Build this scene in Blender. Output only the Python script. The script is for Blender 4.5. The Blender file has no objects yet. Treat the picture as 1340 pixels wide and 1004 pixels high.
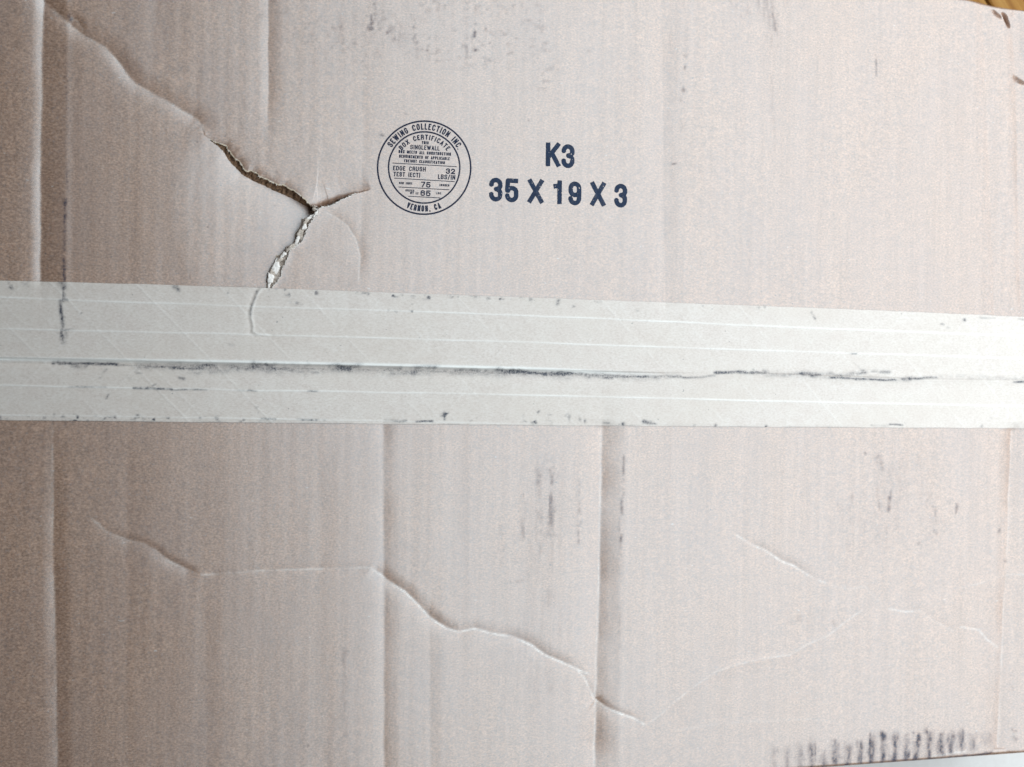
import bpy, math, random
import numpy as np
from mathutils import Matrix, Vector

random.seed(7)
RNG = np.random.default_rng(11)
SC = bpy.context.scene
COL = SC.collection

# ------------------------------------------------------------------ camera
# Box frame: x along the long side, y across, z up out of the closed top (z = 0).
F_PX = 1861.0                       # focal length in photo pixels (50 mm on 36 mm)
CX, CY = 670.0, 502.0
D = 0.808                           # metres from the lens to the box top
bx = np.array([5930.0, -98.0, -F_PX]); bx /= np.linalg.norm(bx)
by = np.array([98.0 / 5930.0, 1.0, 0.0]); by /= np.linalg.norm(by)
bz = np.cross(bx, by)
R = np.stack([bx, by, bz], axis=1)  # world -> camera
cam_loc = D * R[2]
cam_data = bpy.data.cameras.new("camera")
cam = bpy.data.objects.new("camera", cam_data); COL.objects.link(cam)
M = Matrix(R.T.tolist()).to_4x4(); M.translation = Vector(cam_loc.tolist())
cam.matrix_world = M
cam_data.lens = 50.0; cam_data.sensor_width = 36.0
cam_data.clip_start = 0.02; cam_data.clip_end = 50
cam_data.dof.use_dof = True; cam_data.dof.focus_distance = D * 1.0
cam_data.dof.aperture_fstop = 10
SC.camera = cam

# ------------------------------------------------------------------ light
world = bpy.data.worlds.new("World"); SC.world = world; world.use_nodes = True
bgn = world.node_tree.nodes["Background"]
bgn.inputs[0].default_value = (0.86, 0.92, 1.0, 1); bgn.inputs[1].default_value = 0.012

def area(name, loc, target, sx, sy, power, color):
    l = bpy.data.lights.new(name, 'AREA'); l.shape = 'RECTANGLE'; l.size = sx; l.size_y = sy
    l.energy = power; l.color = color
    o = bpy.data.objects.new(name, l); COL.objects.link(o)
    o.location = loc
    o.rotation_euler = (Vector(target) - Vector(loc)).to_track_quat('-Z', 'Y').to_euler()
    return o
area("window_light", (0.461, 0.215, 0.446), (0.30, 0.200, 0.0), 1.59, 1.10, 16.2, (0.83, 0.998, 1.10))

SC.view_settings.view_transform = 'Standard'
SC.view_settings.look = 'None'
SC.view_settings.exposure = 0.0
SC.view_settings.gamma = 1.0
SC.cycles.max_bounces = 5
SC.cycles.use_denoising = True

# ------------------------------------------------------------------ plane <-> photo mapping of the traced survey
def to_plane(px, py, z=0.0):
    """photo pixel -> point on the plane z (mm) of the box top, mm"""
    px = np.asarray(px, float); py = np.asarray(py, float)
    d = np.stack([(px - CX) / F_PX, -(py - CY) / F_PX, -np.ones_like(px)], -1)
    w = d @ R                        # R^T d
    s = (z / 1000.0 - cam_loc[2]) / w[..., 2]
    p = cam_loc + w * s[..., None]
    return p[..., 0] * 1000.0, p[..., 1] * 1000.0

def to_px(x, y):
    p = np.stack([x / 1000.0, y / 1000.0, np.zeros_like(x)], -1) - cam_loc
    c = p @ R.T
    return CX + F_PX * c[..., 0] / -c[..., 2], CY - F_PX * c[..., 1] / -c[..., 2]

# ------------------------------------------------------------------ noise and polyline distance
_tab = RNG.random((256, 256))
def vnoise(x, y, s=1.0, seed=0):
    x = x / s + seed * 17.31; y = y / s + seed * 9.77
    xi = np.floor(x).astype(int); yi = np.floor(y).astype(int)
    fx = x - xi; fy = y - yi
    fx = fx * fx * (3 - 2 * fx); fy = fy * fy * (3 - 2 * fy)
    g = lambda a, b: _tab[a & 255, b & 255]
    return ((g(xi, yi) * (1 - fx) + g(xi + 1, yi) * fx) * (1 - fy)
            + (g(xi, yi + 1) * (1 - fx) + g(xi + 1, yi + 1) * fx) * fy) * 2 - 1
def fbm(x, y, s, seed=0, o=3):
    r = 0; a = 1; t = 0
    for k in range(o):
        r = r + a * vnoise(x, y, s / (2 ** k), seed + k * 3); t += a; a *= .5
    return r / t

def pdist(u, v, pts):
    """signed distance (positive on the left hand of travel in the picture), arc position 0..1, total length"""
    pts = np.asarray(pts, float)
    best = np.full(u.shape, 1e9); sd = np.zeros(u.shape); ap = np.zeros(u.shape)
    seg = np.hypot(*(pts[1:] - pts[:-1]).T); tot = seg.sum(); acc = 0.0
    for i in range(len(seg)):
        x0, y0 = pts[i]; dx, dy = pts[i + 1] - pts[i]; L = max(seg[i], 1e-6)
        t = np.clip(((u - x0) * dx + (v - y0) * dy) / L ** 2, 0, 1)
        qx = u - x0 - t * dx; qy = v - y0 - t * dy
        d = np.hypot(qx, qy)
        m = d < best
        best = np.where(m, d, best)
        cr = -(dx * (v - y0) - dy * (u - x0))
        sd = np.where(m, np.sign(cr) * d, sd)
        ap = np.where(m, (acc + t * L) / tot, ap)
        acc += seg[i]
    return sd, ap, tot

def near(u, v, pts, pad):
    pts = np.asarray(pts, float)
    return (u > pts[:, 0].min() - pad) & (u < pts[:, 0].max() + pad) & (v > pts[:, 1].min() - pad) & (v < pts[:, 1].max() + pad)

# ------------------------------------------------------------------ survey of the box top (pixels of the photograph; depth in mm)
# (points, depth, width of the wide side, width of the narrow side, fade at the start, fade at the end)
V = [
 ([(58,-60),(56,60),(54,200),(53,385)], 1.15, 15, 3.5, 0, 0),
 ([(88,-60),(87,200),(86,385)], -0.14, 4, 8, 0, 0),
 ([(352,-60),(351,60),(352,120),(350,185)], .55, 9, 3, 0, .3),
 ([(476,40),(475,160),(473,380)], .15, 9, 6, .3, .2),
 ([(866,-60),(868,120),(869,300),(872,420)], 1.25, 15, 3.0, 0, 0),
 ([(1118,95),(1122,200),(1124,270)], -.28, 4, 3, .3, .5),
 ([(1287,-10),(1292,120),(1297,260),(1303,430)], 1.3, 14, 3.5, 0, 0),
 ([(1327,15),(1331,120),(1334,260),(1338,430)], 1.5, 12, 3, .1, 0),
 ([(640,-60),(642,90),(645,200)], .18, 12, 9, 0, .6),
 ([(745,-60),(745,90),(744,370)], .14, 14, 9, 0, .1),
 ([(1010,-60),(1012,140),(1016,380)], .18, 14, 7, 0, .1),
 ([(205,-60),(206,140)], .20, 12, 9, 0, .6),
 ([(170,205),(168,370)], .2, 14, 9, .4, .1),
 # lower flap
 ([(69,550),(70,700),(73,850),(76,1060)], .75, 9, 4, .25, 0),
 ([(502,545),(501,640),(503,745),(503,860),(502,1060)], .6, 9, 4, 0, 0),
 ([(565,735),(562,860),(564,1060)], .26, 7, 5, .15, 0),
 ([(600,545),(600,700),(596,880)], .2, 9, 6, 0, .5),
 ([(789,540),(788,640),(786,760),(782,880),(779,1060)], 2.7, 15, 5, 0, 0),
 ([(815,560),(813,760),(808,1060)], -.10, 4, 9, 0, 0),
 ([(272,745),(270,860),(271,1060)], .14, 10, 4, .2, 0),
 ([(1215,560),(1213,700),(1211,770)], -.20, 5, 4, 0, .4),
 ([(1252,780),(1252,1004)], .34, 12, 4, .1, 0),
 ([(1329,540),(1322,700),(1315,840),(1307,1040)], 2.6, 14, 4, 0, 0),
 ([(420,560),(421,1060)], .13, 12, 8, .1, 0),
 ([(165,560),(167,1060)], .15, 12, 8, .1, 0),
 ([(905,560),(903,1060)], .11, 12, 8, .1, 0),
 ([(1060,560),(1058,1060)], .11, 12, 8, .1, 0),
 ([(690,560),(688,1060)], .14, 10, 8, .1, 0),
 # diagonal crease that ends in the tear
 ([(50,-10),(62,3),(85,25),(100,38),(112,47),(128,55),(140,62),(150,74),(160,86),(172,103),(180,110),(200,121),(222,134),(242,146),(258,155),(266,164),(269,175)], .95, 9, 3.2, 0, .10),
 ([(92,22),(104,28),(110,40)], .5, 3, 2, .2, .3),
 # crease fanning from the junction of the tear
 ([(424,276),(440,284),(455,295),(466,312),(472,335),(470,372)], .28, 5, 6, .1, .3),
 ([(400,330),(430,340),(470,360)], .10, 7, 8, .3, .3),
 # lower flap diagonals
 ([(118,676),(140,695),(170,707),(190,712),(203,719),(222,734),(245,745),(262,752)], .62, 4, 3, .35, .1),
 ([(258,751),(300,749),(350,746),(420,744),(482,742),(492,746)], .30, 4, 2.6, .1, .1),
 ([(486,743),(500,752),(512,762),(530,773),(545,788),(562,807),(585,822),(600,826),(620,822),(645,829),(672,833),(697,844),(712,856),(735,866),(752,873),(776,883)], .95, 6.5, 2.6, .02, .12),
 ([(755,874),(766,886),(774,903),(781,918)], .5, 3, 5, .2, .02),
 ([(781,916),(795,926),(812,933),(830,939),(846,949)], .75, 4, 2.6, .02, .3),
 ([(960,697),(985,712),(1003,720),(1022,733),(1040,740),(1060,753),(1085,764)], .85, 5, 2.4, .25, .3),
 ([(1085,764),(1110,770),(1132,766),(1146,782),(1160,795)], .22, 6, 4, .2, .2),
 ([(845,949),(864,935),(882,918),(905,900),(935,878),(966,868),(1000,860),(1032,856),(1055,842),(1080,832),(1102,815),(1130,795)], -.45, 3, 3.2, .15, .3),
 ([(1160,795),(1185,800),(1203,798),(1218,809),(1249,826)], .42, 4, 2.4, .3, .1),
 ([(1255,819),(1282,824),(1292,836),(1310,848)], .42, 4, 2.4, .2, .1),
 ([(1250,769),(1280,763),(1320,752),(1350,751)], -.2, 3, 3, .3, .1),
 ([(880,955),(960,945),(1060,940),(1100,945)], -.10, 3, 3, .3, .3),
 ([(1215,990),(1240,985),(1265,983)], -.3, 2, 2, .2, .2),
 # crumpled corner
 ([(1299,7),(1304,13),(1309,17),(1312,22)], 3.0, .8, .35, .4, .4),
 ([(1311,11),(1316,17),(1320,25),(1323,34)], 8, .75, .30, .45, .55),
 ([(1325,8),(1331,16),(1336,30),(1337,60),(1334,82)], 1.2, 6, 5, .1, .2),
 ([(1328,98),(1334,104),(1344,110)], 4, .6, .3, .4, .4),
]
# tear: gap outlines
A_UP = [(268,176),(273,181),(280,185),(288,187),(296,190),(299,196),(303,200),(307,206),(313,210),(317,215),(319,220),(324,224),(331,224),(336,226),(341,231),(350,234),(358,238),(366,242),(373,242),(380,247),(386,250),(392,254),(398,259),(404,265),(411,272)]
A_LO = [(268,176),(276,184),(286,190),(293,196),(299,205),(306,213),(314,220),(322,227),(331,232),(340,236),(350,240),(361,246),(372,251),(383,256),(394,262),(403,267),(411,272)]
C_UP = [(408,270),(417,270.5),(425,268.6),(433,267.3),(441,262.5),(449,258.5),(458,255.5),(468,252.5)]
C_LO = [(408,272),(416,275),(421,271.5),(428,271),(436,268.6),(443,264),(452,260),(461,256),(468,252.5)]
B_LF = [(410,270),(409,280),(403,285),(397,285),(395,297),(388,304),(387,314),(384,321),(375,323),(372,331),(362,335),(359,346),(352,355),(350,365),(349,380)]
B_RT = [(417,272),(416,281),(409,288),(404,297),(400,307),(395,317),(388,323),(380,328),(377,336),(374,345),(369,354),(368,361),(363,369),(357,376),(355,380)]
A_LO = [(p[0] - 1.3 * math.sin(math.pi * k / 16), p[1] + 2.2 * math.sin(math.pi * k / 16)) for k, p in enumerate(A_LO)]
A_MID = [(268,176),(275,182.5),(285,189),(296,195),(302,204),(310,213),(320,222),(336,231),(355,239.5),(372,247),(386,253.5),(398,261),(411,272)]
B_MID = [(413,275),(409,284),(400,291),(397,301),(392,311),(385,322),(376,327),(370,337),(364,348),(359,358),(355,368),(352,380)]
SUNK = A_MID + B_MID + [(350,420),(330,520),(-400,520),(-400,-100),(40,-100),(62,3),(112,47),(160,86),(200,121),(242,146),(264,162)]
JX, JY = 411, 272

def ragged(pts, amp, seed, step=1.2):
    pts = np.asarray(pts, float); out = []
    for a, b in zip(pts[:-1], pts[1:]):
        n = max(1, int(np.hypot(*(b - a)) / step))
        for k in range(n): out.append(a + (b - a) * k / n)
    out.append(pts[-1]); out = np.array(out)
    n = np.stack([vnoise(out[:, 0], out[:, 1], 2.3, seed), vnoise(out[:, 0], out[:, 1], 2.3, seed + 5)], -1) * amp
    n[0] *= 0; n[-1] *= 0
    return out + n
A_UPr, A_LOr = ragged(A_UP, .9, 1), ragged(A_LO, .35, 2)
C_UPr, C_LOr = ragged(C_UP, .3, 3), ragged(C_LO, .7, 4)
B_LFr, B_RTr = ragged(B_LF, .8, 5), ragged(B_RT, .8, 6)
GAPS = [np.vstack([A_UPr, A_LOr[::-1]]), np.vstack([C_UPr, C_LOr[::-1]]), np.vstack([B_LFr, B_RTr[::-1]])]

WEAR = [(28, .5), (29, .4), (30, .2), (32, .5), (33, .45), (34, .8), (35, .5), (36, .8), (37, .6), (38, .12), (39, .26), (40, .36), (41, .4), (42, .2), (43, .12), (44, .5), (17, .3), (22, .18), (0, .35), (13, .3)]
def inside(u, v, poly):
    poly = np.asarray(poly, float); r = np.zeros(u.shape, bool)
    x0, y0 = poly[:, 0], poly[:, 1]; x1, y1 = np.roll(x0, -1), np.roll(y0, -1)
    for a, b, c, d in zip(x0, y0, x1, y1):
        if b == d: continue
        m = ((b > v) != (d > v)) & (u < (c - a) * (v - b) / (d - b) + a)
        r ^= m
    return r

# fold lines and seam, mm in the box frame
XR = float(to_plane(1372, 500)[0])                 # fold at the right end
YT = float(to_plane(1340, 12)[1]) + 2.6            # upper long fold
YB = float(to_plane(1300, 991)[1]) + 1.0           # lower long fold
XL = XR - 889.0
YS = float(to_plane(420, 478)[1])                  # the seam where the flaps meet
RAD = 2.2
HB = 76.0
print("fold", XL, XR, YT, YB, YS, "height", YT - YB)

def seam_profile(x, y, u, soft):
    ys = YS + 0.0 * x + np.interp(u, [0, 400, 870, 1000, 1180, 1340], [0.5, 0, -.5, .4, -.8, -.5])
    s = y - ys
    amp = np.interp(u, [0, 60, 500, 800, 880, 1000, 1100, 1250, 1340], [.9, 1, 1, .85, .35, -.35, -.8, -.3, -.5])
    up = .55 * np.exp(-np.maximum(s, 0) / 3.5); dn = -1.25 * np.exp(np.minimum(s, 0) / 6.5)
    k = .5 + .5 * np.tanh(s / soft)
    return amp * (up * k + dn * (1 - k))

def height(x, y, tear=True, sink_edge=None, seam=True):
    """height of the card surface over the box-top plane, mm"""
    u, v = to_px(x, y)
    h = 1.0 * fbm(x, y, 150, 1, 2) + .10 * fbm(x * 1.6, y * .45, 30, 4, 2)
    # washboard of the flutes under the liner (7.6 mm pitch)
    h = h + (.008 + .006 * vnoise(x, y, 60, 9)) * np.cos(2 * np.pi * (x + .4 * vnoise(x, y, 80, 12)) / 7.6)
    h = h + .012 * fbm(x, y, 2.2, 30, 2)
    for i, (pts, dep, wp, wn, f0, f1) in enumerate(V):
        m = near(u, v, pts, max(wp * 3, wn * 16) + 4)
        if not m.any(): continue
        uu, vv = u[m], v[m]
        L = np.ptp(np.asarray(pts)[:, 1]) > 6 * np.ptp(np.asarray(pts)[:, 0])
        j = vnoise(uu, vv, 26, i) * (1.0 if L else .7) + vnoise(uu, vv, 7, i + 3) * .35
        sd, ap, tot = pdist(uu, vv, pts); sd = sd + j * .8
        e = np.ones_like(sd)
        if f0: e = e * np.clip(ap / f0, 0, 1)
        else: e = e * 1.0
        if f1: e = e * np.clip((1 - ap) / f1, 0, 1)
        e = e * (1 + .35 * vnoise(ap * tot, ap * 0, 38, i + 40))
        tt = np.clip(np.minimum(vv - (367 + uu * .0355) + 4, (550 + uu * .008) + 4 - vv) / 12, 0, 1); e = e * (1 - .8 * tt)
        px_ = float(np.mean([p[0] for p in pts])); soft = np.clip((px_ - 250) / 500, 0, 1)
        w = np.where(sd > 0, wp * 1.9, wn * (3.6 + 1.2 * soft)); dep = dep * (.82 + .12 * soft)
        a = np.sqrt(sd * sd + .35) - .59
        # sharp valley line with straight flanks that level out
        k = np.clip(1 - a / (w * (1.12 if L else 1.35)), 0, 1)
        kf = np.clip(1 - a / (w * 3.2), 0, 1) ** 2
        prof = np.where(sd > 0, k ** (1.45 if L else 1.9), .5 * k ** 1.8 + .5 * kf)
        h[m] -= dep * e * prof
    if seam: h = h + seam_profile(x, y, u, .45)
    if tear:
        ins = inside(u, v, SUNK) if sink_edge is None else sink_edge
        r = np.hypot(u - JX, (v - JY) * 1.0)
        cone = np.clip(1 - r / 185.0, 0, 1) ** 1.35
        sda, apa, _ = pdist(u, v, A_MID)
        cone2 = np.exp(-np.abs(sda) / 24) * np.clip(np.hypot(u - 262, v - 176) / 75, 0, 1) ** 1.5 * np.clip((v - 120) / 60, 0, 1) * np.exp(-np.maximum(r - 160, 0) / 20)
        h = h - np.where(ins, 4.0 * cone + 2.6 * cone2, 0)
        # upper side: lip rolled down along A, the dip over C
        m = (~ins) & near(u, v, A_UP, 40)
        sd, ap, _ = pdist(u[m], v[m], A_UP)
        h[m] -= .75 * np.clip(ap / .1, 0, 1) * np.clip((1 - ap) / .3, 0, 1) * np.exp(-np.abs(sd) / (5 + 1.5 * vnoise(u[m], v[m], 9, 3)))
        m = (~ins) & near(u, v, C_UP, 60)
        sd, ap, _ = pdist(u[m], v[m], [(390,262)] + C_UP + [(485,248)])
        ab = sd > 0
        h[m] -= np.where(ab, 6.5 * np.exp(-np.abs(sd) / 11.0), .0) * np.clip((1 - ap) / .75, 0, 1) * np.clip(ap / .42, 0, 1) ** 1.5
        h[m] += np.where(ab, 0, .5 * np.exp(-np.abs(sd) / 7.0)) * np.clip((1 - ap) / .5, 0, 1)
        m = (~ins) & near(u, v, B_RT, 30)
        sd, ap, _ = pdist(u[m], v[m], B_RT)
        h[m] += .25 * np.exp(-np.abs(sd) / 5)
    # folds: the board turns down at the outer edges
    for d in (y - (YT - RAD), (YB + RAD) - y, x - (XR - RAD), (XL + RAD) - x):
        d = np.clip(d, 0, RAD * .999)
        h = h - (RAD - np.sqrt(RAD * RAD - d * d)) * .98
    # the crushed corner sags
    cu = np.hypot(np.maximum(XR + 6 - x, 0) / 1.0, np.maximum(YT + 4 - y, 0) / .8)
    h = h - 3.0 * np.exp(-(cu / 16) ** 2)
    # slight sag of the wall line toward both long folds
    return h

# ------------------------------------------------------------------ smudges (dirt and scuffed ink, plus shade painted along the tape seam)
def smudges_and_shade(u, v, items, seed=0):
    s = np.zeros_like(u)
    for i, (pts, w, st, kind) in enumerate(items):
        m = near(u, v, pts, w * 3 + 2)
        if not m.any(): continue
        uu, vv = u[m], v[m]
        jit = vnoise(uu, vv, 9, i + seed) * w * .45
        if len(pts) == 1:
            d = np.hypot(uu - pts[0][0], vv - pts[0][1]); ap = .5
        else:
            d, ap, _ = pdist(uu, vv, pts)
        d = np.abs(d + jit)
        g = np.exp(-(d / w) ** 2)
        if kind == 's':      # scuff in broken vertical streaks
            n = np.clip(.45 + .9 * vnoise(uu * 3.2, vv * .38, 9, i + seed + 1) + .55 * vnoise(uu, vv, 4, i + seed + 2), 0, 1.4)
        elif kind == 'd':    # dotted
            n = np.clip(vnoise(uu, vv, 5, i + seed + 1) + .5 * vnoise(uu, vv, 2.6, i + 2) - .12, 0, 1) * 2
        elif kind == 'g':    # even film: dirt, and the soft shade painted below the ridge
            n = .85 + .35 * vnoise(uu * .3, vv, 8, i + seed)
        elif kind == 'h':    # streaky along the tape
            n = np.clip(.72 + .7 * vnoise(uu * .22, vv * 1.6, 6, i + seed + 1) + .4 * vnoise(uu, vv, 4, i + seed), 0, 1.4)
        else:                # solid with a soft worn edge
            n = np.clip(.85 + .5 * vnoise(uu, vv, 4, i + seed + 1), 0, 1.2)
        s[m] = np.maximum(s[m], st * g * n)
    return np.clip(s, 0, 1)

CARD_MARKS = [
 ([(88,215),(86,262)], 2.2, .6, 's'), ([(85,262),(83.5,330)], 2.6, .95, 's'), ([(85,270),(84,325)], 1.6, .7, 'x'), ([(84,338),(84,372)], 2.4, .9, 's'),
 ([(86,75),(87,215)], 3.0, .22, 's'),
 ([(90,20),(92,24)], 3, .7, 'x'), ([(86,55),(89,215)], 2, .25, 's'),
 ([(175,32)], 2, .5, 'x'), ([(216,35),(216,68)], 2, .3, 'd'),
 ([(1004,-5),(1010,15),(1013,60)], 4.5, .55, 's'), ([(1011,8),(1014,40)], 1.8, .65, 'x'), ([(996,-4),(1000,18)], 7, .35, 's'), ([(1028,-4),(1029,10)], 2, .5, 's'),
 ([(965,-4),(972,16)], 6, .35, 's'), ([(1010,70),(1011,205)], 2.5, .2, 's'),
 ([(895,70),(894,135)], 2.2, .55, 'd'), ([(894,118)], 2, .7, 'x'), ([(894,0),(895,70)], 3, .14, 's'), ([(893,140),(893,180)], 2, .2, 'd'),
 ([(1146,72),(1147,98)], 1.3, .6, 's'), ([(1144,20),(1146,72)], 3, .1, 's'), ([(881,214),(884,214)], 1.2, 1, 'x'),
 ([(360,15),(420,45),(480,70)], 16, .20, 'd'), ([(445,20),(446,52)], 3, .42, 's'), ([(487,8),(485,42)], 4, .62, 'd'), ([(525,15),(526,60)], 4, .42, 's'),
 ([(542,18),(543,58)], 3, .5, 'd'), ([(505,44)], 4, .6, 'd'), ([(543,55)], 3.5, .8, 'd'), ([(582,45)], 3, .5, 'd'), ([(621,35),(622,68)], 3, .62, 'd'), ([(640,38),(641,62)], 3, .55, 'd'),
 ([(660,57)], 3.5, .55, 'd'), ([(559,66)], 1.3, .9, 'x'), ([(500,30),(560,60),(660,60)], 18, .30, 'd'), ([(700,30),(720,110)], 15, .20, 'd'), ([(560,5),(700,8)], 12, .2, 'd'),
 ([(424,0)], 3, .5, 'd'), ([(384,42)], 2, .4, 'd'), ([(880,20),(880,300)], 5, .10, 's'),
 ([(499,176),(502,177)], 1.1, .8, 'x'), ([(387,184)], 1.0, .6, 'x'), ([(744,35)], 1.1, .6, 'x'), ([(834,104)], 1.1, .6, 'x'), ([(692,158)], 1.0, .9, 'x'), ([(354,92),(375,92)], 1.2, .5, 'd'),
 ([(770,67)], 1.2, .4, 'x'), ([(656,268),(659,280)], 1.6, .35, 'd'), ([(530,148),(533,150)], 1.0, .6, 'x'), ([(272,297)], .9, .9, 'x'), ([(258,186)], 1.1, .9, 'x'), ([(361,268)], .9, .7, 'x'),
 # lower flap
 ([(684,650),(685,705)], 2.6, .45, 's'), ([(705,618),(704,735)], 4, .45, 's'), ([(722,615),(721,632)], 3, .75, 's'), ([(720,650),(722,700)], 4.5, .6, 's'), ([(703,668),(730,672)], 3, .3, 'd'),
 ([(734,680),(735,712)], 2.4, .4, 's'), ([(758,630),(759,668)], 2.4, .4, 's'), ([(759,672),(758,710)], 2.4, .62, 's'), ([(716,700),(718,790)], 5, .25, 's'), ([(655,690),(655,740)], 3, .2, 's'), ([(660,762),(685,760)], 1.5, .35, 'd'),
 ([(817,596),(815,645)], 1.6, .65, 's'), ([(814,645),(813,708)], 1.8, .9, 's'), ([(812,708),(811,760)], 1.6, .35, 's'), ([(811,790),(811,900)], 2, .22, 's'), ([(814,560),(816,600)], 3, .15, 's'),
 ([(716,625),(700,900)], 26, .12, 's'), ([(450,850),(452,960)], 3, .3, 's'), ([(718,840),(720,900)], 4, .25, 's'), ([(440,940)], 2, .4, 'd'), ([(403,976)], 1.6, .9, 'x'), ([(275,895),(268,960)], 8, .18, 'd'),
 ([(1149,598),(1153,612)], 3.5, .55, 's'), ([(1165,615),(1164,650)], 1.9, .75, 's'), ([(1163,650),(1163,668)], 2.4, .8, 's'), ([(1147,640),(1148,665)], 3, .4, 's'), ([(1178,600),(1176,650)], 2.6, .3, 's'),
 ([(1200,620),(1203,650)], 3, .25, 's'), ([(1222,650),(1224,700)], 2, .35, 'd'), ([(1252,660),(1251,670)], 1.6, .8, 's'), ([(1221,695)], 2.2, .6, 'd'), ([(1113,650),(1115,695)], 2.5, .35, 's'),
 ([(1098,660),(1100,700)], 3, .25, 's'), ([(1160,690),(1162,720)], 3, .2, 's'), ([(1308,692),(1309,700)], 1.6, .55, 'd'), ([(1180,610),(1140,700)], 26, .12, 's'), ([(1190,715),(1205,712)], 2, .3, 'd'),
 ([(1090,815),(1108,812)], 3, .26, 'd'), ([(1035,808),(1060,812)], 5, .16, 'd'), ([(1047,800),(1049,812)], 2, .4, 's'), ([(1318,735),(1319,735)], 1.2, .8, 'x'), ([(1056,911)], 1.2, .4, 'x'),
 ([(1325,868),(1326,905)], 1.6, .45, 'd'), ([(1330,955),(1329,968)], 5, .5, 'd'), ([(1331,968)], 3, .7, 'x'),
 ([(1000,585),(1010,600),(1050,650)], 2, .12, 'd'), ([(1130,590),(1132,594)], 1.4, .5, 'd'),
 # scuffed edge
 ([(1160,1003),(1200,998),(1245,993),(1280,989),(1308,986.5)], 2.6, 1.1, 'x'), ([(1140,1008),(1180,1004),(1215,999)], 2.4, .7, 's'),
 ([(1241,985)], 1.6, 1, 'x'),
 ([(1177,962),(1192,960),(1216,964),(1231,970)], 2.0, .45, 'd'), ([(1222,951),(1226,953)], 3, .35, 'd'), ([(1193,956)], 3.4, .25, 'd'),
]
for bxp, y0, y1, st in [(1014,985,1010,.3),(1031,985,1012,.45),(1047,980,1012,.55),(1062,978,1012,.85),(1079,992,1012,.75),(1094,978,1010,.85),(1110,980,1006,.85),(1125,978,1010,.7),
                   (1141,968,998,.95),(1156,968,1006,1.0),(1171,968,996,1.0),(1186,971,996,.8),(1200,970,996,.9),(1216,964,998,.95),(1231,966,985,1.0),(1245,967,986,.85),(1258,964,978,.8),(1273,968,979,.5),(1289,968,971,.35),(1297,968,972,.35)]:
    CARD_MARKS.append(([(bxp, y0 - 5), (bxp - .8, y1)], 5.2, st * 1.0, 's'))
    CARD_MARKS.append(([(bxp, y0 - 2), (bxp - .8, y1)], 4.6, st * .68, 'g'))
    CARD_MARKS.append(([(bxp, y0 + 3), (bxp - .8, y1 - 2)], 2.9, st * 1.0, 'x'))
CARD_MARKS.append(([(1030,1000),(1120,990),(1200,982),(1260,976)], 11, .25, 'd'))
CARD_MARKS.append(([(1060,1000),(1120,992),(1200,984),(1250,976)], 12, .13, 'g'))
CARD_MARKS += [([(720,620),(705,730)], 20, .13, 'd'), ([(1165,610),(1150,690)], 18, .10, 'd'), ([(1215,640),(1225,700)], 14, .10, 'd')]

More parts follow.
